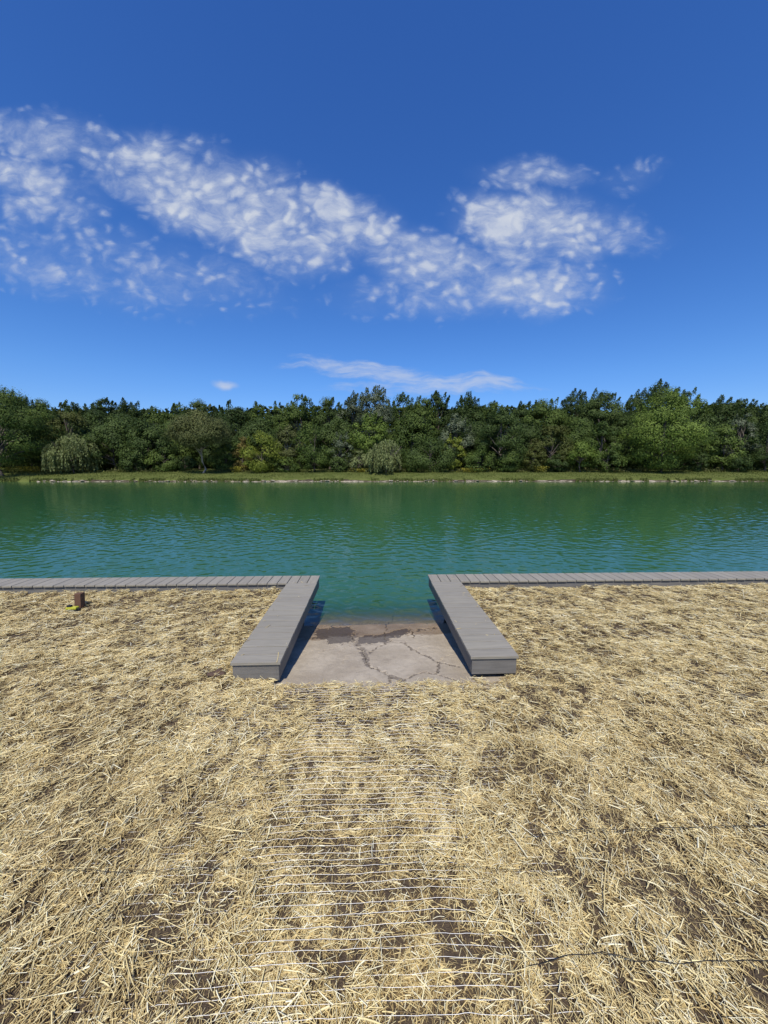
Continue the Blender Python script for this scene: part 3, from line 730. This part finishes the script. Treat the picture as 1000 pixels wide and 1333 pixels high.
BACK = [
 (35, 514, 34, 74, 'broad', 'dark', 'dark skyline tree behind the leftmost shore tree'),
 (60, 519, 24, 78, 'broad', 'dark', 'dark bushy topped skyline tree left of the left willow'),
 (96, 519, 20, 80, 'upright', 'dark', 'skyline tree with two leafy plumes above the left willow'),
 (142, 513, 28, 76, 'broad', 'dark', 'dark pointed skyline tree first right of the left willow'),
 (176, 519, 22, 80, 'upright', 'dark', 'dark spiky skyline tree second right of the left willow'),
 (207, 525, 26, 76, 'broad', 'mid', 'rounded green skyline tree left of the slender pale tree'),
 (238, 524, 22, 80, 'upright', 'mid', 'skyline tree behind the left side of the slender pale tree'),
 (262, 521, 24, 77, 'broad', 'dark', 'skyline tree directly above the slender pale tree'),
 (304, 519, 28, 75, 'broad', 'dark', 'dark rounded skyline tree right of the slender pale tree'),
 (337, 526, 22, 79, 'upright', 'mid', 'skyline tree in the dip above the yellow green bush'),
 (365, 521, 24, 76, 'broad', 'mid', 'skyline tree with reddish top left of the tall domed bush'),
 (392, 512, 24, 75, 'upright', 'mid', 'spiky skyline tree above the tall domed bush'),
 (430, 517, 24, 77, 'upright', 'dark', 'dark spiky skyline tree right of the tall domed bush'),
 (458, 511, 22, 78, 'upright', 'silver', 'grey green skyline tree left of the tall wispy tree'),
 (487, 501, 26, 74, 'upright', 'silver', 'tall wispy grey green tree rising above the centre of the skyline'),
 (522, 511, 22, 78, 'upright', 'mid', 'first spiky skyline tree right of the tall wispy tree'),
 (550, 513, 20, 77, 'upright', 'mid', 'second spiky skyline tree right of the tall wispy tree'),
 (568, 510, 24, 79, 'upright', 'dark', 'third spiky skyline tree right of the tall wispy tree'),
 (606, 512, 24, 76, 'upright', 'dark', 'dark spiky skyline tree above the low green bush right of centre'),
 (634, 518, 22, 80, 'upright', 'mid', 'skyline tree left behind the dark upright branched tree'),
 (676, 522, 20, 79, 'upright', 'dark', 'thin topped skyline tree right behind the dark upright branched tree'),
 (706, 513, 32, 72, 'broad', 'mid', 'broad green skyline tree above the goldenrod'),
 (742, 508, 26, 78, 'upright', 'dark', 'dark spiky skyline tree above the light green small tree'),
 (775, 502, 32, 74, 'broad', 'dark', 'tall dark skyline tree left of the big maple'),
 (816, 506, 14, 79, 'upright', 'dark', 'narrow dark skyline tree in the gap left of the big maple'),
 (845, 497, 34, 73, 'upright', 'dark', 'dark wind swept tree rising behind the big maple'),
 (885, 508, 28, 76, 'upright', 'mid', 'wind swept skyline tree behind the right side of the big maple'),
 (928, 514, 26, 76, 'upright', 'dark', 'first dark skyline tree right of the big maple'),
 (958, 519, 24, 79, 'upright', 'dark', 'second dark skyline tree right of the big maple'),
 (992, 525, 30, 75, 'upright', 'dark', 'dark skyline tree at the right edge of the photograph'),
]
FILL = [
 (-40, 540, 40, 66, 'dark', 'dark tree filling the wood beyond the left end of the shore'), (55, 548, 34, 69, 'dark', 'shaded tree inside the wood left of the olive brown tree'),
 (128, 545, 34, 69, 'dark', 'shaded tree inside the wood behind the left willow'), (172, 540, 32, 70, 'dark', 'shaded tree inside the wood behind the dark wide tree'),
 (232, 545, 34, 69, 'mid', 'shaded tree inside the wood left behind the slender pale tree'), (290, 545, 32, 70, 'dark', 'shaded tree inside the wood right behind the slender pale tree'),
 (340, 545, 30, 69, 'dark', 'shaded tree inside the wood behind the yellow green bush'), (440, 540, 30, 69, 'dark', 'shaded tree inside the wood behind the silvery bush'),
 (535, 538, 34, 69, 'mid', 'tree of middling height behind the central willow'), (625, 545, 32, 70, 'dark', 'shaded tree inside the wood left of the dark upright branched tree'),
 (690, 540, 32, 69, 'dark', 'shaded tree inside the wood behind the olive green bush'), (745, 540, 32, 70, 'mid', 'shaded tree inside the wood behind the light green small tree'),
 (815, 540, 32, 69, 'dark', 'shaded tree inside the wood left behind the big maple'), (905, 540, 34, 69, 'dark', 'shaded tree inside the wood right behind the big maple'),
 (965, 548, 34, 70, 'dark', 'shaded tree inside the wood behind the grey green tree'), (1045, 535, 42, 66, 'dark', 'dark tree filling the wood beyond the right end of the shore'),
]
for r in FRONT: tree(*r[:7], base=r[7], group=G1)
for r in BACK: tree(*r, base=.12, group=G2)
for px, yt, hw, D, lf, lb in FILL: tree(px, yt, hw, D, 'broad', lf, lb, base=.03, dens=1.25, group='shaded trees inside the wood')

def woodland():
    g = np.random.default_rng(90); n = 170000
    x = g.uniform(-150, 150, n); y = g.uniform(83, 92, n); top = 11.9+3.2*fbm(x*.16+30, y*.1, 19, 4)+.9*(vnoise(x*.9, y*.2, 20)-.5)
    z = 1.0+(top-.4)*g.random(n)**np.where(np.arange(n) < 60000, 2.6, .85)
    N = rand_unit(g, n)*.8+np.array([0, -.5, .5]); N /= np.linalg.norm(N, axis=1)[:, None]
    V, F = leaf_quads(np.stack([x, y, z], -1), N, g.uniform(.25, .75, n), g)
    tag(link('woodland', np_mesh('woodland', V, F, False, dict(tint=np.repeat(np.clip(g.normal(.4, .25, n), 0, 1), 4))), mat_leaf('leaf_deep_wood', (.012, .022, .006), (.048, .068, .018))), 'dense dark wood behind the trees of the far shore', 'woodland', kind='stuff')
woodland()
def goldenrod():
    g = np.random.default_rng(31)
    m = mat_leaf('goldenrod_flower', (.13, .13, .022), (.31, .275, .04), .1, .15)
    for px, w, h, lb in ((14, 9, .8, 'yellow green goldenrod clump left of the leftmost tree trunk'), (38, 16, .9, 'broad yellow goldenrod clump right of the leftmost tree trunk'), (310, 8, .9, 'yellow goldenrod clump under the rusty brown bush'),
                         (468, 10, .6, 'small yellow goldenrod clump left of the central willow'), (612, 13, .7, 'yellow goldenrod clump under the low green bush right of centre'), (702, 7, 1.0, 'bright yellow goldenrod clump, tallest and brightest on the right')):
        D = 60.0; X = px_at(px, D); rx = w/501*D; n = int(60*w)
        P = np.stack([g.normal(0, .5, n)*rx, g.normal(0, .35, n), h*np.sqrt(g.random(n))], -1)
        N = rand_unit(g, n); N[:, 1] -= .5; N /= np.linalg.norm(N, axis=1)[:, None]
        V, F = leaf_quads(P, N, g.uniform(.05, .13, n), g, .5)
        o = link('goldenrod_clump', np_mesh('goldenrod_clump', V, F, False, dict(tint=np.repeat(g.random(n), 4))), m, loc=(X, D, ground_at(X, D)))
        tag(o, lb, 'wildflower', 'goldenrod clumps along the far bank')
goldenrod()

# ------------------------------------------------------------------ sky, clouds
SUN_DIR = Vector((.057, .65, -1.0)).normalized()
ELEV = math.asin(-SUN_DIR.z); AZ = math.atan2(-SUN_DIR.x, -SUN_DIR.y)
def cloud_dir(x, y):
    p = math.atan((666.5-607)/501); a = (x-500)/501; b = (y-666.5)/501
    d = (a, math.cos(p)-b*math.sin(p), -math.sin(p)-b*math.cos(p)); return d[0]/d[1], d[2]/d[1]
def world():
    w = bpy.data.worlds.new('World'); sc.world = w; w.use_nodes = True
    nt = NT(w.node_tree); nt.n.clear(); out = nt.new('ShaderNodeOutputWorld')
    sky = nt.new('ShaderNodeTexSky', sky_type='NISHITA'); sky.sun_disc = False
    sky.sun_elevation = ELEV; sky.sun_rotation = AZ; sky.altitude = 200; sky.air_density = 1.0; sky.dust_density = .35; sky.ozone_density = 3.0
    hs = nt.new('ShaderNodeHueSaturation'); nt.l.new(sky.outputs[0], hs.inputs['Color']); hs.inputs['Saturation'].default_value = 1.25; hs.inputs['Value'].default_value = 1.0
    dzz = nt.new('ShaderNodeSeparateXYZ'); nt.l.new(nt.new('ShaderNodeTexCoord').outputs['Generated'], dzz.inputs[0])
    tint = nt.ramp(dzz.outputs[2], [(0, (.54, .63, .90)), (.2, (.62, .75, 1.0)), (.7, (.68, .76, 1.08))])
    bg1 = nt.new('ShaderNodeBackground'); nt.put(bg1.inputs[0], nt.mix(1.0, hs.outputs[0], tint, 'MULTIPLY')); bg1.inputs[1].default_value = .15
    # clouds by direction: where they stand (az/elevation), broken up by noise laid on a high flat layer
    d = nt.new('ShaderNodeTexCoord').outputs['Generated']
    s = nt.new('ShaderNodeSeparateXYZ'); nt.l.new(d, s.inputs[0]); dx, dy, dz = s.outputs
    dys = nt.math('MAXIMUM', dy, .02)
    cb = nt.new('ShaderNodeCombineXYZ'); nt.put(cb.inputs[0], nt.math('DIVIDE', dx, dys)); nt.put(cb.inputs[1], nt.math('DIVIDE', dz, dys)); az = cb.outputs[0]
    zz = nt.math('MAXIMUM', nt.math('ADD', dz, .06), .03)
    cl = nt.new('ShaderNodeCombineXYZ'); nt.put(cl.inputs[0], nt.math('DIVIDE', dx, zz)); nt.put(cl.inputs[1], nt.math('DIVIDE', dy, zz)); lay = cl.outputs[0]
    ells = [  # x, y, rx, ry (photograph px), tilt deg, weight
        (100, 180, 120, 45, -14, .85), (235, 245, 190, 75, -18, 1.05), (350, 300, 160, 70, -18, 1.0), (475, 305, 140, 62, -26, 1.0), (570, 345, 150, 66, -10, .88),
        (655, 283, 95, 52, -4, 1.15), (710, 300, 130, 70, -4, 1.0), (780, 300, 90, 56, 0, .70), (60, 335, 170, 70, -8, .64), (25, 220, 75, 48, -10, .85), (690, 370, 150, 55, -4, .8), (815, 228, 70, 34, 8, .42), (425, 258, 58, 32, -24, 1.35),
        (200, 355, 260, 75, -6, .54), (560, 388, 200, 40, 0, .55), (60, 255, 120, 95, -8, .56), (330, 262, 210, 86, -16, .85), (30, 170, 90, 40, -10, .75), (690, 225, 110, 34, 0, .6), (840, 315, 60, 40, 0, .34)]
    mask = None; p = math.atan((666.5-607)/501)
    warp = nt.new('ShaderNodeTexNoise'); nt.l.new(az, warp.inputs['Vector']); warp.inputs['Scale'].default_value = 5; warp.inputs['Detail'].default_value = 4
    azw = nt.vmath('ADD', az, nt.vmath('MULTIPLY', nt.vmath('SUBTRACT', warp.outputs['Color'], (.5, .5, .5)), (.10, .10, 0)))
    def ell(x, y, rx, ry, tilt, wgt, hard=.2):
        cx, cz = cloud_dir(x, y); x1, _ = cloud_dir(x+rx, y); _, z1 = cloud_dir(x, y-ry)
        v = nt.mapping(azw, (cx, cz, 0), (0, 0, R(tilt)), (abs(x1-cx), abs(z1-cz), 1), 'TEXTURE')
        return nt.mrange(nt.vmath('LENGTH', v), hard, 1.15, wgt, 0.0)
    for e in ells:
        k = ell(*e); mask = k if mask is None else nt.math('MAXIMUM', mask, k)
    lw = nt.new('ShaderNodeTexNoise'); lay = nt.mapping(az, scale=(1, 1.35, 1)); nt.l.new(lay, lw.inputs['Vector']); lw.inputs['Scale'].default_value = 10; lw.inputs['Detail'].default_value = 5
    layw = nt.vmath('ADD', lay, nt.vmath('MULTIPLY', nt.vmath('SUBTRACT', lw.outputs['Color'], (.5, .5, .5)), (.085, .085, 0)))
    vo = nt.new('ShaderNodeTexVoronoi', feature='SMOOTH_F1'); nt.l.new(layw, vo.inputs['Vector']); vo.inputs['Scale'].default_value = 31; vo.inputs['Smoothness'].default_value = .55
    puff = nt.mrange(vo.outputs['Distance'], .05, .62, 1, 0)
    vb = nt.new('ShaderNodeTexVoronoi', feature='SMOOTH_F1'); nt.l.new(layw, vb.inputs['Vector']); vb.inputs['Scale'].default_value = 15; vb.inputs['Smoothness'].default_value = .6
    sel = nt.mrange(nt.noise(layw, 5.5, 3, .5), .40, .62)
    puff = nt.math('ADD', nt.math('MULTIPLY', puff, nt.math('SUBTRACT', 1.0, nt.math('MULTIPLY', sel, .45))), nt.math('MULTIPLY', nt.mrange(vb.outputs['Distance'], .05, .65, 1, 0), nt.math('MULTIPLY', sel, .50)))
    n1 = nt.noise(layw, 8, 6, .6); n2 = nt.noise(nt.mapping(layw, rot=(0, 0, .35), scale=(.7, 1.3, 1)), 50, 6, .70)
    tex = nt.math('ADD', nt.math('ADD', nt.math('MULTIPLY', puff, .80), nt.mrange(n1, .28, .72, 0, .70, False)), nt.math('MULTIPLY', n2, 1.05))   # ~ .3 .. 1.2
    val = nt.math('ADD', nt.math('MULTIPLY', mask, 1.05), tex)
    alpha = nt.mrange(val, 1.24, 2.80, 0, 1, True)
    alpha = nt.math('MULTIPLY', alpha, nt.mrange(mask, .03, .35, 0, 1))
    veil = nt.math('MULTIPLY', nt.mrange(mask, .08, .95, 0, .38), nt.mrange(n1, .3, .65, .35, 1.0)); alpha = nt.math('MAXIMUM', alpha, nt.math('ADD', veil, nt.math('MULTIPLY', alpha, .80)))
    # low streaks over the trees
    stq = nt.noise(nt.mapping(azw, scale=(3, 15, 1)), 4.2, 7, .65)
    st = None
    for e in [(490, 488, 150, 22, -7, 1.1), (590, 503, 150, 18, 0, 1.1), (445, 477, 95, 13, -5, 1.0), (640, 497, 66, 11, -2, 1.05), (390, 482, 50, 8, 0, .8), (520, 510, 150, 14, 0, .8)]:
        k = ell(*e); st = k if st is None else nt.math('MAXIMUM', st, k)
    sa = nt.mrange(nt.math('ADD', st, nt.math('MULTIPLY', stq, 1.9)), 1.25, 2.35, 0, .78); sa = nt.math('MULTIPLY', sa, nt.mrange(st, .05, .4))
    sm = nt.math('MULTIPLY', ell(293, 502, 19, 6.5, 0, 1.0, .2), nt.mrange(n2, .2, .6, .6, .9))
    alpha = nt.math('MAXIMUM', nt.math('MAXIMUM', alpha, sa), sm)
    alpha = nt.math('MULTIPLY', alpha, .80)
    bg2 = nt.new('ShaderNodeBackground'); nt.put(bg2.inputs[0], nt.mix(alpha, (.47, .61, .92), (.84, .89, .98))); bg2.inputs[1].default_value = .78
    ms = nt.new('ShaderNodeMixShader'); nt.l.new(alpha, ms.inputs[0]); nt.l.new(bg1.outputs[0], ms.inputs[1]); nt.l.new(bg2.outputs[0], ms.inputs[2]); nt.l.new(ms.outputs[0], out.inputs[0])
world()
sun = bpy.data.lights.new('sun', 'SUN'); sun.energy = 5.0; sun.angle = R(.53); sun.color = (1, .945, .85)
so = bpy.data.objects.new('sun', sun); COL.objects.link(so); so.rotation_euler = SUN_DIR.to_track_quat('-Z', 'Y').to_euler(); so.location = (-3, -20, 30)

# ------------------------------------------------------------------ camera
cam = bpy.data.cameras.new('camera'); cam.sensor_fit = 'VERTICAL'; cam.sensor_height = 34.6; cam.lens = 501/1333*34.6
cam.clip_start = .05; cam.clip_end = 6000
co = bpy.data.objects.new('camera', cam); COL.objects.link(co); co.location = (0, 0, CAMZ)
co.rotation_euler = (R(90)-math.atan((666.5-607)/501), 0, 0)
sc.camera = co
sc.view_settings.view_transform = 'Standard'; sc.view_settings.look = 'None'; sc.view_settings.exposure = 0.0; sc.view_settings.gamma = 1.0
sc.cycles.max_bounces = 6; sc.cycles.transparent_max_bounces = 8
